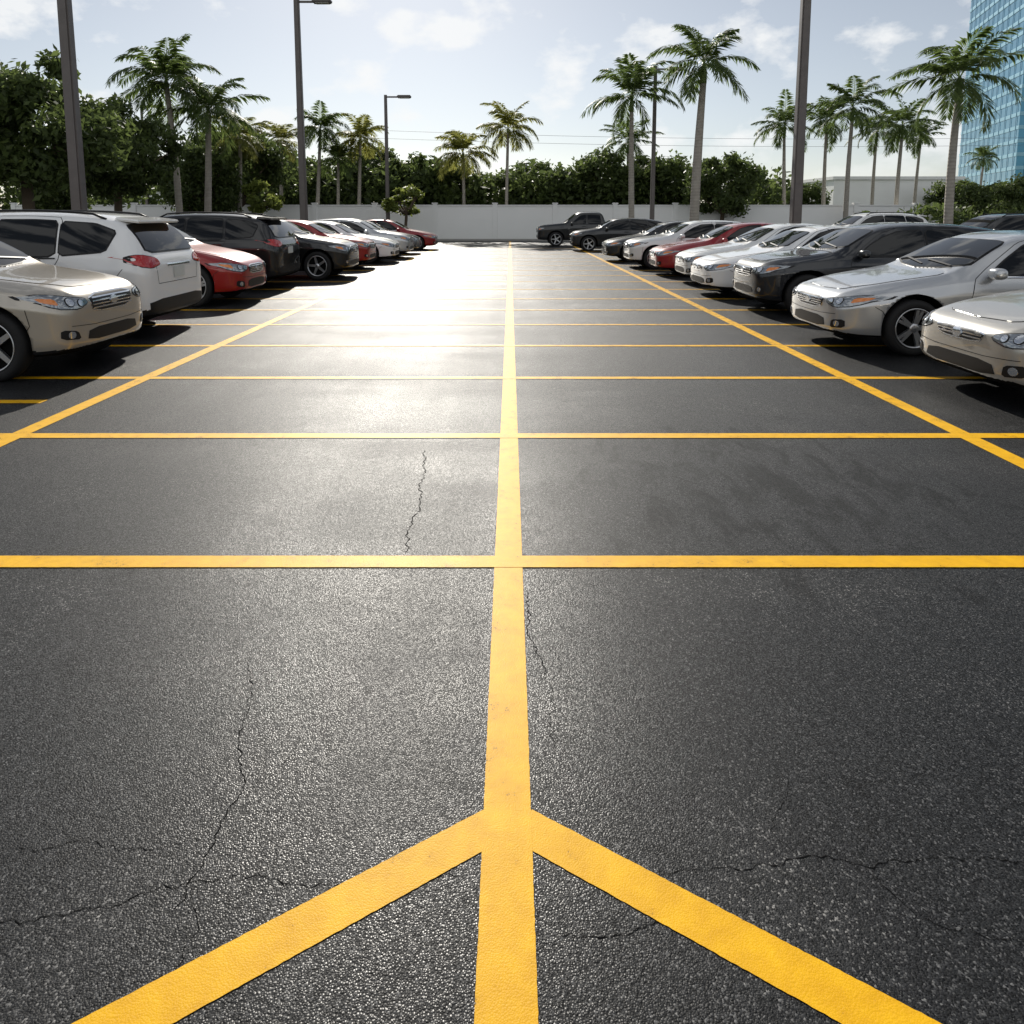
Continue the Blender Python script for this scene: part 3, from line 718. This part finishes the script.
def place(kind,color,xf,y,face,label,cat='car',group='cars parked in rows along the aisle',yaw=0,sc=(1,1,1)):
    """face: +1 nose toward +X, -1 nose toward -X; xf is the x of the end that meets the aisle"""
    pr=protos[kind]
    if pr[2]: o=copy_tree(pr[0])
    else: o=pr[0]; pr[2]=True
    L=pr[1]*sc[0]
    cx=xf+L/2 if xf>0 else xf-L/2
    o.location=(cx,y,0); o.rotation_euler=(0,0,(0 if face>0 else PI)+R(yaw)); o.scale=sc
    o['label']=label; o['category']=cat; o['group']=group
    paint_tree(o,P[color]); return o
RG='cars parked along the right side of the aisle'; LG='cars parked along the left side of the aisle'
place('sedanb','beige',4.12,6.35,-1,'beige sedan nose cut off by the right edge, nearest car on the right',group=RG,yaw=0)
place('sedan','silver',3.86,9.0,-1,'silver sedan with spoked alloy wheel, second nearest on the right',group=RG,yaw=.6)
place('cross','navy',4.06,12.15,-1,'dark navy crossover between the silver sedan and a white sedan',group=RG,yaw=-.5)
place('sedanb','white',3.90,14.6,-1,'white sedan parked just beyond the dark navy crossover',group=RG,yaw=.8)
place('sedan','pearl',4.14,17.1,-1,'pale silver white sedan between the white sedan and the red car',group=RG)
place('sedan','crimson',3.98,19.6,-1,'red sedan in the right hand row of parked cars',group=RG,yaw=-1)
place('cross','pearl',3.70,22.4,-1,'pale silver crossover parked just beyond the red sedan on the right',group=RG,sc=(.97,1,.98))
place('sedanb','darkgrey',3.40,25.6,-1,'dark grey sedan beyond the pale crossover in the right row',group=RG)
place('cross','darkgrey',2.85,33.2,-1,'dark crossover parked in front of the pickup truck near the wall',group=RG)
place('pickup','darkgrey',1.45,38.3,-1,'dark pickup truck with tall cab before the white wall','pickup truck',group=RG)
place('cross','champagne',-4.38,7.68,1,'champagne crossover nose out, nearest car on the left',group=LG,yaw=-.5,sc=(.95,.97,1.02))
place('suv','white',-4.76,10.02,-1,'white SUV parked tail out with red tail lamps',group=LG,yaw=.5)
place('sedan','red',-4.86,13.4,1,'red car parked nose out beside the white SUV',group=LG,sc=(.95,.98,1.12))
place('suv','black',-5.1,16.3,-1,'black SUV parked tail out behind the red car',group=LG,yaw=-.4)
place('cross','black',-4.15,18.75,1,'black crossover parked nose out beside the black SUV',group=LG,sc=(1,1,1.05))
place('cross','red',-4.30,22.0,1,'red crossover just beyond the black crossover on the left',group=LG,sc=(.97,1,.99))
place('sedan','white',-4.0,24.9,1,'white sedan beyond the red crossover in the left row',group=LG)
place('cross','silver',-3.85,27.6,1,'silver crossover between white and grey cars far up the left row',group=LG)
place('sedanb','grey',-3.95,30.6,1,'grey sedan second from the far end of the left row',group=LG)
place('sedan','crimson',-3.55,34.2,1,'red sedan at the far end of the left row by the wall',group=LG)
BG='cars parked in the row behind the right row'
place('suv','white',12.2,29.0,-1,'white SUV in the back row seen over the white sedan roofs',group=BG,sc=(1,1,1.03))
place('suv','darkgrey',14.6,24.6,-1,'dark SUV in the back row seen over the navy crossover roof',group=BG)
place('suv','black',12.6,18.2,-1,'black SUV in the back row behind the silver sedan roof',group=BG,sc=(1,1,.96))

# ------------------------------------------------------------------ light poles
def light_pole(x,y,h,w,label,arms=((1,0),)):
    t=thing('street_lamp',label,'street lamp',(x,y,0),0,'parking lot light poles')
    bm=bmesh.new(); box(bm,(0,0,.35),(.6,.6,.7),bevel=.03); from_bm('base',bm,M_['concrete'],t)
    bm=bmesh.new()
    a,b=w/2,w/2*.72
    lo=[bm.verts.new((sx*a,sy*a,.7)) for sx,sy in ((-1,-1),(1,-1),(1,1),(-1,1))]; hi=[bm.verts.new((sx*b,sy*b,h)) for sx,sy in ((-1,-1),(1,-1),(1,1),(-1,1))]
    for k in range(4): bm.faces.new((lo[k],lo[(k+1)%4],hi[(k+1)%4],hi[k]))
    bm.faces.new(hi); bm.faces.new(lo[::-1])
    bmesh.ops.bevel(bm,geom=[e for e in bm.edges if abs((e.verts[0].co-e.verts[1].co).z)>1],offset=w*.12,segments=2,affect='EDGES')
    from_bm('pole',bm,M_['pole'],t)
    for dx,dy in arms:
        ang=math.atan2(dy,dx); Mr=Matrix.Rotation(ang,4,'Z')
        bm=bmesh.new(); box(bm,Mr@Vector((.45,0,h-.12)),(.75,.07,.09),Mr); from_bm('arm',bm,M_['pole'],t)
        bm=bmesh.new(); box(bm,Mr@Vector((1.15,0,h-.10)),(.85,.40,.16),Mr,bevel=.04)
        hd=from_bm('lamp_head',bm,M_['pole'],t)
        bm=bmesh.new(); box(bm,Mr@Vector((1.17,0,h-.186)),(.6,.30,.02),Mr); from_bm('lens',bm,M_['polel'],hd)
light_pole(ax(80,16.5),16.5,13.5,.27,'tall dark pole above the white SUV, its top out of frame')
light_pole(ax(304,33),33,hz(-1,33),.32,'tall lamp post with one arm rising behind the left row of cars')
light_pole(ax(388,44.5),44.5,hz(95,44.5),.24,'lamp post with one arm in front of the white wall')
light_pole(ax(652,41),41,hz(67,41),.25,'lamp post with two arms between two palms',((1,0),(-.6,.8)))
light_pole(ax(795.5,22.5),22.5,14.5,.31,'tall dark pole rising behind the right row, its top out of frame')
light_pole(ax(148,50),50,hz(105,50),.2,'thin distant lamp post beyond the left trees',((1,0),))

# ------------------------------------------------------------------ wall and buildings
t=thing('boundary_wall','long white panelled wall closing the far end of the parking lot','wall',(0,47,0))
x0,x1=-33,27
for i in range(int((x1-x0)/4)):
    xa=x0+4*i
    bm=bmesh.new(); box(bm,(xa+2,0,1.13),(3.69,.14,2.26)); pn=from_bm('wall_panel',bm,M_['wall'],t)
    bm=bmesh.new(); box(bm,(xa+2,0,2.302),(3.69,.24,.08),bevel=.01); from_bm('coping',bm,M_['coping'],pn)
for i in range(int((x1-x0)/4)+1):
    bm=bmesh.new(); box(bm,(x0+4*i,0,1.2),(.3,.26,2.4),bevel=.01); box(bm,(x0+4*i,0,2.44),(.38,.34,.07),bevel=.01); from_bm('pillar',bm,M_['wall'],t)
def low_building(x,y,w,d,h,label):
    t=thing('low_building',label,'building',(x,y,0))
    bm=bmesh.new(); box(bm,(0,0,h/2),(w,d,h)); from_bm('wall',bm,M_['wall'],t)
    bm=bmesh.new(); box(bm,(0,0,h+.15),(w+.3,d+.3,.28)); from_bm('roof',bm,M_['coping'],t)
low_building(ax(893,64),68,11.5,9,hz(180,64),'low plain white building behind the right hand palms')
low_building(ax(150,66),70,14,9,hz(192,66),'low plain white building behind the left trees')
def tower():
    t=thing('office_tower','tall blue glass office tower at the right edge','tower',(138.5,168,0),R(-17))
    w,d,fl,n=46,40,2.9,28
    for k in range(n):
        bm=bmesh.new(); box(bm,(0,0,k*fl+.8+1.05),(w,d,2.09)); from_bm('glass_band',bm,M_['tglass'],t)
        bm=bmesh.new(); box(bm,(0,0,k*fl+.4),(w+.2,d+.2,.796)); from_bm('spandrel',bm,M_['tspan'],t)
    bm=bmesh.new(); box(bm,(0,0,n*fl+.6),(w+.4,d+.4,1.2)); from_bm('parapet',bm,M_['tspan'],t)
    for i in range(14):
        bm=bmesh.new(); box(bm,(-w/2+w*(i+.5)/14,-d/2-.14,n*fl/2),(.09,.08,n*fl-.02)); from_bm('mullion',bm,M_['tglass'],t)
    for i in range(12):
        bm=bmesh.new(); box(bm,(-w/2-.14,-d/2+d*(i+.5)/12,n*fl/2),(.08,.09,n*fl-.02)); from_bm('mullion',bm,M_['tglass'],t)
tower()

# ------------------------------------------------------------------ trees
def crown_data(seed,rx,ry,rz,nc,nl,size,cr=.36):
    rg=np.random.default_rng(seed)
    d=rg.normal(size=(nc,3)); d/=np.linalg.norm(d,axis=1)[:,None]
    rad=rg.uniform(.25,1.12,nc)**.5
    c=d*rad[:,None]*np.array([rx,ry,rz])*.78
    c[:,2]=np.where(c[:,2]<-.6*rz,-.6*rz,c[:,2])
    cs=rg.uniform(.4,1.15,nc)*cr*min(rx,rz)
    k=rg.integers(0,nc,nl)
    dd=rg.normal(size=(nl,3)); dd/=np.linalg.norm(dd,axis=1)[:,None]
    rr=rg.uniform(0,1,nl)**.55*rg.choice([1,1,1,1.3],nl)
    p=c[k]+dd*rr[:,None]*cs[k][:,None]*np.array([1,1,.8])
    nrm=dd*.5+rg.normal(size=(nl,3))*.8+np.array([0,0,.35]); nrm/=np.linalg.norm(nrm,axis=1)[:,None]
    t=np.cross(nrm,rg.normal(size=(nl,3))); t/=np.linalg.norm(t,axis=1)[:,None]
    b=np.cross(nrm,t)
    s=(size*rg.uniform(.55,1.25,nl))[:,None]
    V=np.stack([p-t*s,p+b*s*.45,p+t*s,p-b*s*.45],1).reshape(-1,3)
    Fc=[(4*i,4*i+1,4*i+2,4*i+3) for i in range(nl)]
    return V,Fc,c
def tree_proto(seed,rx,ry,rz,zc,nc,nl,size,leaf,tr=.2):
    V,Fc,c=crown_data(seed,rx,ry,rz,nc,nl,size)
    V=V+np.array([0,0,zc])
    me=bpy.data.meshes.new('crown'); me.from_pydata([tuple(v) for v in V],[],Fc); me.materials.append(leaf)
    bm=bmesh.new(); rnd=random.Random(seed)
    hb=max(.9,zc-rz*.75)
    tube(bm,[(0,0,-.1),(.05,0,hb*.5),(0,.06,hb)],[tr*1.25,tr,tr*.85],10)
    for q in range(0,nc,max(1,nc//11)):
        e=Vector(c[q])+Vector((0,0,zc)); a=Vector((0,.06,hb-.05)); m_=a.lerp(e,.5)+Vector((rnd.uniform(-.3,.3),rnd.uniform(-.3,.3),.25))
        tube(bm,[a,m_,e],[tr*.55,tr*.33,tr*.1],6)
    mt=bpy.data.meshes.new('trunk'); bm.to_mesh(mt); bm.free(); mt.materials.append(M_['bark'])
    return me,mt
TP={'oak':tree_proto(1,3.6,3.4,2.6,4.7,60,22000,.15,M_['leaf'],.2),
    'bush':tree_proto(2,3.3,2.8,2.7,3.9,48,10000,.19,M_['leaf'],.17),
    'bushb':tree_proto(3,3.0,2.8,3.0,4.0,40,9500,.19,M_['leaf'],.17),
    'shrub':tree_proto(4,1.3,1.2,.75,1.9,16,2200,.12,M_['leafl'],.06)}
TH={'oak':7.2,'bush':6.5,'bushb':6.9,'shrub':2.62}
def tree(kind,u,D,top,label,wide=1.0,cat='tree',group=None,rot=None,name='broadleaf_tree'):
    H=hz(top,D); s=H/TH[kind]
    o=thing(name,label,cat,(ax(u,D),D,0),rot if rot is not None else random.uniform(0,6.28),group)
    o.scale=(s*wide,s*wide,s)
    link(bpy.data.objects.new('trunk',TP[kind][1]),o); link(bpy.data.objects.new('crown',TP[kind][0]),o)
NG='broad trees beside the left row'
tree('oak',28,25,48,'large dark leafy tree at the left edge behind the white SUV',1.0,group=NG)
tree('oak',-75,24,50,'dark tree partly cut off by the left edge',1.0,group=NG)
tree('oak',118,31,98,'smaller dark tree right of the large tree at the left',.95,group=NG)
tree('bush',60,38,150,'dark tree filling the gap behind the large left tree',1.0,group=NG)
tree('bushb',200,40,140,'dark tree under the two tall left palms',1.0,group=NG)
tree('bush',240,44,118,'mid green tree just right of the two tall left palms',.85,group=NG)
tree('shrub',262,40,180,'small light green shrub behind the black SUV',1.0,'shrub',name='shrub')
tree('shrub',405,43.5,186,'small light green tree in front of the white wall',1.3,'tree',name='small_tree')
WG='trees behind the white wall'
for (k,u,D,top,w,lb) in [('bushb',262,53,146,1,'dark bushy tree left of the tall single arm lamp post'),
 ('bush',292,56,148,1.0,'dark tree directly behind the tall single arm lamp post'),
 ('bush',338,54,160,1.2,'dark tree behind the wall between two yellow green palms'),
 ('bushb',375,57,142,1.2,'dark tree behind the lamp post at the white wall'),
 ('bush',418,54,150,1.3,'dark round tree behind the small light green tree'),
 ('bushb',440,58,160,1.2,'dark tree left of the middle palm pair'),
 ('bush',487,54,168,1.4,'low dark tree between the two middle palms'),
 ('bushb',535,56,158,1.3,'dark tree just right of the centre palm'),
 ('bush',570,53,163,1.3,'dark tree above the dark pickup truck'),
 ('bushb',603,52,146,1.1,'dark tree left of the palm by the two arm lamp post'),
 ('bush',652,54,150,1.3,'dark tree behind the two arm lamp post'),
 ('bush',722,46.5,148,.92,'dark full tree right of the tallest palm'),
 ('bushb',752,56,164,1,'dark tree left of the thick right hand pole'),
 ('bush',800,58,178,1.1,'low dark tree right of the thick right hand pole'),
 ('bush',955,60,176,1.1,'dark tree right of the low white building'),
 ('bush',985,42,178,1.0,'dark tree below the glass tower'),
 ('bushb',1022,36,172,1.0,'dark tree at the right edge below the glass tower')]:
    tree(k,u,D,top,lb,w,group=WG)
# dense understorey behind the wall that reads as one mass
rg=np.random.default_rng(11)
n=18000
xs=rg.uniform(-40,20,n); zz=rg.uniform(0,1,n)**.8*(4.3+.8*np.sin(xs*.7)+.6*np.sin(xs*1.9)+.4*np.sin(xs*4.3)+.4*np.sin(xs*9.1)); ys=rg.uniform(50,53,n)
p=np.stack([xs,ys,zz],1); nr=rg.normal(size=(n,3)); nr/=np.linalg.norm(nr,axis=1)[:,None]
tt=np.cross(nr,rg.normal(size=(n,3))); tt/=np.linalg.norm(tt,axis=1)[:,None]; bb=np.cross(nr,tt); s=rg.uniform(.15,.34,n)[:,None]
V=np.stack([p-tt*s,p+bb*s*.5,p+tt*s,p-bb*s*.5],1).reshape(-1,3)
o=from_py('undergrowth',[tuple(v) for v in V],[(4*i,4*i+1,4*i+2,4*i+3) for i in range(n)],M_['leaf']); o['kind']='stuff'; tag(o,'dense dark undergrowth behind the white wall','undergrowth')
# low hedge along the right planting bed
n=7000
xs=rg.uniform(17,34,n); ys=rg.uniform(33,35,n)+rg.normal(size=n)*.2; zz=rg.uniform(0,1,n)**.7*(1.9+.35*np.sin(xs*1.3))
p=np.stack([xs,ys,zz],1); nr=rg.normal(size=(n,3)); nr/=np.linalg.norm(nr,axis=1)[:,None]
tt=np.cross(nr,rg.normal(size=(n,3))); tt/=np.linalg.norm(tt,axis=1)[:,None]; bb=np.cross(nr,tt); s=rg.uniform(.08,.2,n)[:,None]
V=np.stack([p-tt*s,p+bb*s*.5,p+tt*s,p-bb*s*.5],1).reshape(-1,3)
o=from_py('hedge',[tuple(v) for v in V],[(4*i,4*i+1,4*i+2,4*i+3) for i in range(n)],M_['leaf']); tag(o,'low dark hedge under the right hand palms','hedge')

def palm_crown(seed,nf,Lf,droop,leaf,full=1.0):
    rnd=random.Random(seed); V=[];Fc=[]
    up=Vector((0,0,1))
    for i in range(nf):
        t0=i/(nf-1); az=i*2.399+rnd.uniform(-.4,.4); el=R(84-112*t0**.95+rnd.uniform(-13,13))
        L=Lf*rnd.uniform(.78,1.15)*(1-.15*abs(t0-.4)); dr=R(droop)*rnd.uniform(.55,1.3)
        p=Vector((0,0,0)); N=28; h=Vector((math.cos(az),math.sin(az),0)); side=Vector((-h.y,h.x,0))
        tw=rnd.uniform(-.6,.6); sway=rnd.uniform(-.3,.3)
        for k in range(N):
            t=k/(N-1); a=el-dr*t**1.4
            hh=(h+side*sway*t*t).normalized()
            T=hh*math.cos(a)+up*math.sin(a); nrm=(-hh*math.sin(a)+up*math.cos(a))
            q=p+T*(L/N)
            w=.03*(1-.8*t)
            b=len(V); V+=[p-side*w,p+side*w,q+side*w*.9,q-side*w*.9]; Fc.append((b,b+1,b+2,b+3))
            if k>3:
                l=.29*Lf*full*math.sin(PI*(.14+.80*t))**.65
                for sg in (1,-1):
                    for rep in (0,.5):
                        if rnd.random()<.06: continue
                        pb=p+T*(L/N)*rep
                        d=(side*sg*.80+T*(.45+.35*t)+nrm*(.14+tw*sg*.3)-up*.28+Vector((rnd.uniform(-.18,.18),rnd.uniform(-.18,.18),rnd.uniform(-.22,.22)))).normalized()
                        ll=l*rnd.uniform(.65,1.12); mid=pb+d*ll*.45; tip=pb+d*ll-up*ll*.22
                        ww=T*.046
                        b=len(V); V+=[pb-ww*.4,mid-ww,tip,mid+ww]; Fc.append((b,b+1,b+2,b+3))
            p=q
    me=bpy.data.meshes.new('crown'); me.from_pydata([tuple(v) for v in V],[],Fc); me.materials.append(leaf); return me
PC={'royal':[palm_crown(s,19,2.6,76,M_['palm']) for s in (1,2,3,8)],'coco':[palm_crown(s,21,2.6,92,M_['palmy'],1.05) for s in (4,5)],'cocog':[palm_crown(s,23,2.6,90,M_['palm'],1.05) for s in (6,7)]}
pi=0
def palm(kind,u,v,ub,D,rpx,label,tw=.17,group=None):
    """crown centre pixel (u,v), trunk foot near pixel column ub"""
    global pi; pi+=1
    tw*=.72
    H=hz(v,D); xb=ax(ub,D); xt=ax(u,D,H)-xb
    o=thing('palm_tree',label,'palm tree',(xb,D,0),0,group)
    bm=bmesh.new(); N=10; pts=[];rad=[]
    sh=.9 if kind=='royal' else .25
    for i in range(N+1):
        t=i/N; pts.append((xt*t**1.3,0.12*math.sin(t*3),-.05+(H-sh)*t)); rad.append(tw*(1.25-.45*t+.25*max(0,1-t*9)+(.12*math.sin(PI*t) if kind=='royal' else 0)))
    tube(bm,pts,rad,12); from_bm('trunk',bm,M_['palmbark'],o,True)
    bm=bmesh.new(); e=Vector(pts[-1]); tube(bm,[e-Vector((0,0,.03)),e+Vector((0,0,sh*.5)),e+Vector((0,0,sh+.05))],[tw*.86,tw*.9,tw*.4],12); from_bm('crownshaft',bm,M_['shaft'],o,True)
    cr=link(bpy.data.objects.new('crown',PC[kind][pi%len(PC[kind])]),o); cr.location=e+Vector((0,0,sh)); cr.rotation_euler=(0,0,random.uniform(0,6.28)); s=rpx*D/F/1.9; cr.scale=(s,s,s)
PG='tall palms in the parking lot'
palm('royal',632,94,632,40,38,'tall palm left of the two arm lamp post',.19,PG)
palm('royal',704,62,694,34,42,'tallest palm with thick pale trunk right of the two arm lamp post',.26,PG)
palm('royal',960,76,950,28,50,'tall palm standing before the glass tower',.19,PG)
palm('royal',785,124,785,50,26,'slim palm just left of the thick right hand pole',.16,PG)
palm('royal',827,120,824,52,25,'slim palm first to the right of the thick right hand pole',.16,PG)
palm('royal',853,106,846,46,32,'palm tallest of the cluster before the low white building',.18,PG)
palm('royal',877,130,872,54,22,'small palm in the middle of the cluster by the white building',.15,PG)
palm('royal',903,124,896,48,29,'palm right of centre in the cluster by the white building',.16,PG)
palm('royal',921,135,914,54,19,'small palm at the right end of the palm cluster',.14,PG)
palm('royal',984,157,978,70,14,'tiny distant palm below the glass tower',.15,PG)
palm('royal',628,140,630,52,24,'shorter palm behind the palm left of the two arm lamp post',.15,PG)
palm('cocog',166,80,180,35,44,'tallest palm on the left beside the broad dark trees',.2,PG)
palm('cocog',208,110,206,36,40,'shorter full palm right of the tallest left palm',.22,PG)
palm('cocog',320,128,316,48,24,'green palm right of the tall single arm lamp post',.17,PG)
palm('coco',281,140,280,49,22,'yellow green palm left of the tall single arm lamp post',.17,PG)
palm('coco',360,138,358,49,25,'yellow green palm left of the lamp post at the wall',.17,PG)
palm('coco',463,152,464,50,28,'yellow green palm behind the wall left of the centre palm',.16,PG)
palm('coco',508,128,506,49.5,28,'centre palm standing clear against the sky behind the wall',.15,PG)
palm('coco',240,136,238,41,26,'low yellow green palm between left trees and lamp post',.16,PG)
palm('cocog',338,158,337,48.5,20,'short green palm between the green palm and the yellow green palm',.15,PG)
# overhead cables
for (z0,z1,lb) in ((10.2,8.8,'upper thin overhead cable crossing the sky above the trees'),(9.5,8.2,'lower thin overhead cable crossing the sky above the trees')):
    bm=bmesh.new(); tube(bm,[(-40+110*i/30,62,z0+(z1-z0)*i/30-1.2*math.sin(PI*i/30)) for i in range(31)],.013,5)
    tag(from_bm('overhead_cable',bm,M_['wire'],None,True),lb,'cable')

# ------------------------------------------------------------------ light, sky, camera
EL=R(30); AZ=R(-9)
S=Vector((math.sin(AZ)*math.cos(EL),math.cos(AZ)*math.cos(EL),math.sin(EL)))
ld=bpy.data.lights.new('sun','SUN'); ld.energy=5.0; ld.angle=R(.5); ld.color=(1,.945,.85)
lo=bpy.data.objects.new('sun',ld); COL.objects.link(lo); lo.rotation_euler=(-S).to_track_quat('-Z','Y').to_euler(); lo.location=(0,0,60)
w=bpy.data.worlds.new('World'); scene.world=w; w.use_nodes=True
t=w.node_tree; n=t.nodes; l=t.links; bg=n['Background']
sky=n.new('ShaderNodeTexSky'); sky.sky_type='NISHITA'; sky.sun_disc=False; sky.sun_elevation=EL; sky.sun_rotation=AZ; sky.dust_density=.36; sky.air_density=1.0; sky.ozone_density=2.0
hs=n.new('ShaderNodeHueSaturation'); hs.inputs['Saturation'].default_value=.50; hs.inputs['Value'].default_value=1.0; l.new(sky.outputs['Color'],hs.inputs['Color'])
tc=n.new('ShaderNodeTexCoord'); sp=n.new('ShaderNodeSeparateXYZ'); l.new(tc.outputs['Generated'],sp.inputs[0])
mp=n.new('ShaderNodeMapping'); mp.inputs['Scale'].default_value=(1,1,1.7); mp.inputs['Location'].default_value=(.37,.1,.2); l.new(tc.outputs['Generated'],mp.inputs['Vector'])
no=n.new('ShaderNodeTexNoise'); no.inputs['Scale'].default_value=7.5; no.inputs['Detail'].default_value=9; no.inputs['Roughness'].default_value=.55
l.new(mp.outputs['Vector'],no.inputs['Vector'])
# unseen extra cloud added behind the camera as fill for camera-facing sides
bk=n.new('ShaderNodeMapRange'); bk.inputs['From Min'].default_value=.1; bk.inputs['From Max'].default_value=-.6; bk.inputs['To Min'].default_value=0; bk.inputs['To Max'].default_value=.10; l.new(sp.outputs['Y'],bk.inputs['Value'])
na=n.new('ShaderNodeMath'); na.operation='ADD'; l.new(no.outputs['Fac'],na.inputs[0]); l.new(bk.outputs[0],na.inputs[1])
rp=ramp(n,l,na.outputs[0],[(.52,(0,0,0)),(.62,(1,1,1))])
el=n.new('ShaderNodeMapRange'); el.inputs['From Min'].default_value=.02; el.inputs['From Max'].default_value=.10; l.new(sp.outputs['Z'],el.inputs['Value'])
mm=n.new('ShaderNodeMath'); mm.operation='MULTIPLY'; l.new(rp.outputs['Color'],mm.inputs[0]); l.new(el.outputs[0],mm.inputs[1])
m2=n.new('ShaderNodeMath'); m2.operation='MULTIPLY'; m2.inputs[1].default_value=.8; l.new(mm.outputs[0],m2.inputs[0])
mx=n.new('ShaderNodeMix'); mx.data_type='RGBA'; mx.inputs['B'].default_value=(11.3,11.4,11.4,1)
l.new(m2.outputs[0],mx.inputs['Factor']); l.new(hs.outputs['Color'],mx.inputs['A']); l.new(mx.outputs['Result'],bg.inputs['Color'])
bg.inputs['Strength'].default_value=.085
cd=bpy.data.cameras.new('camera'); cam=bpy.data.objects.new('camera',cd); COL.objects.link(cam); scene.camera=cam
cd.sensor_width=36; cd.lens=36*F/1024; cd.shift_y=-212/1024; cd.shift_x=2/1024; cd.clip_end=3000; cd.clip_start=.05
cam.location=(0,0,HC); cam.rotation_euler=(PI/2-PIT,0,0)
scene.view_settings.view_transform='Standard'; scene.view_settings.look='None'; scene.view_settings.exposure=0
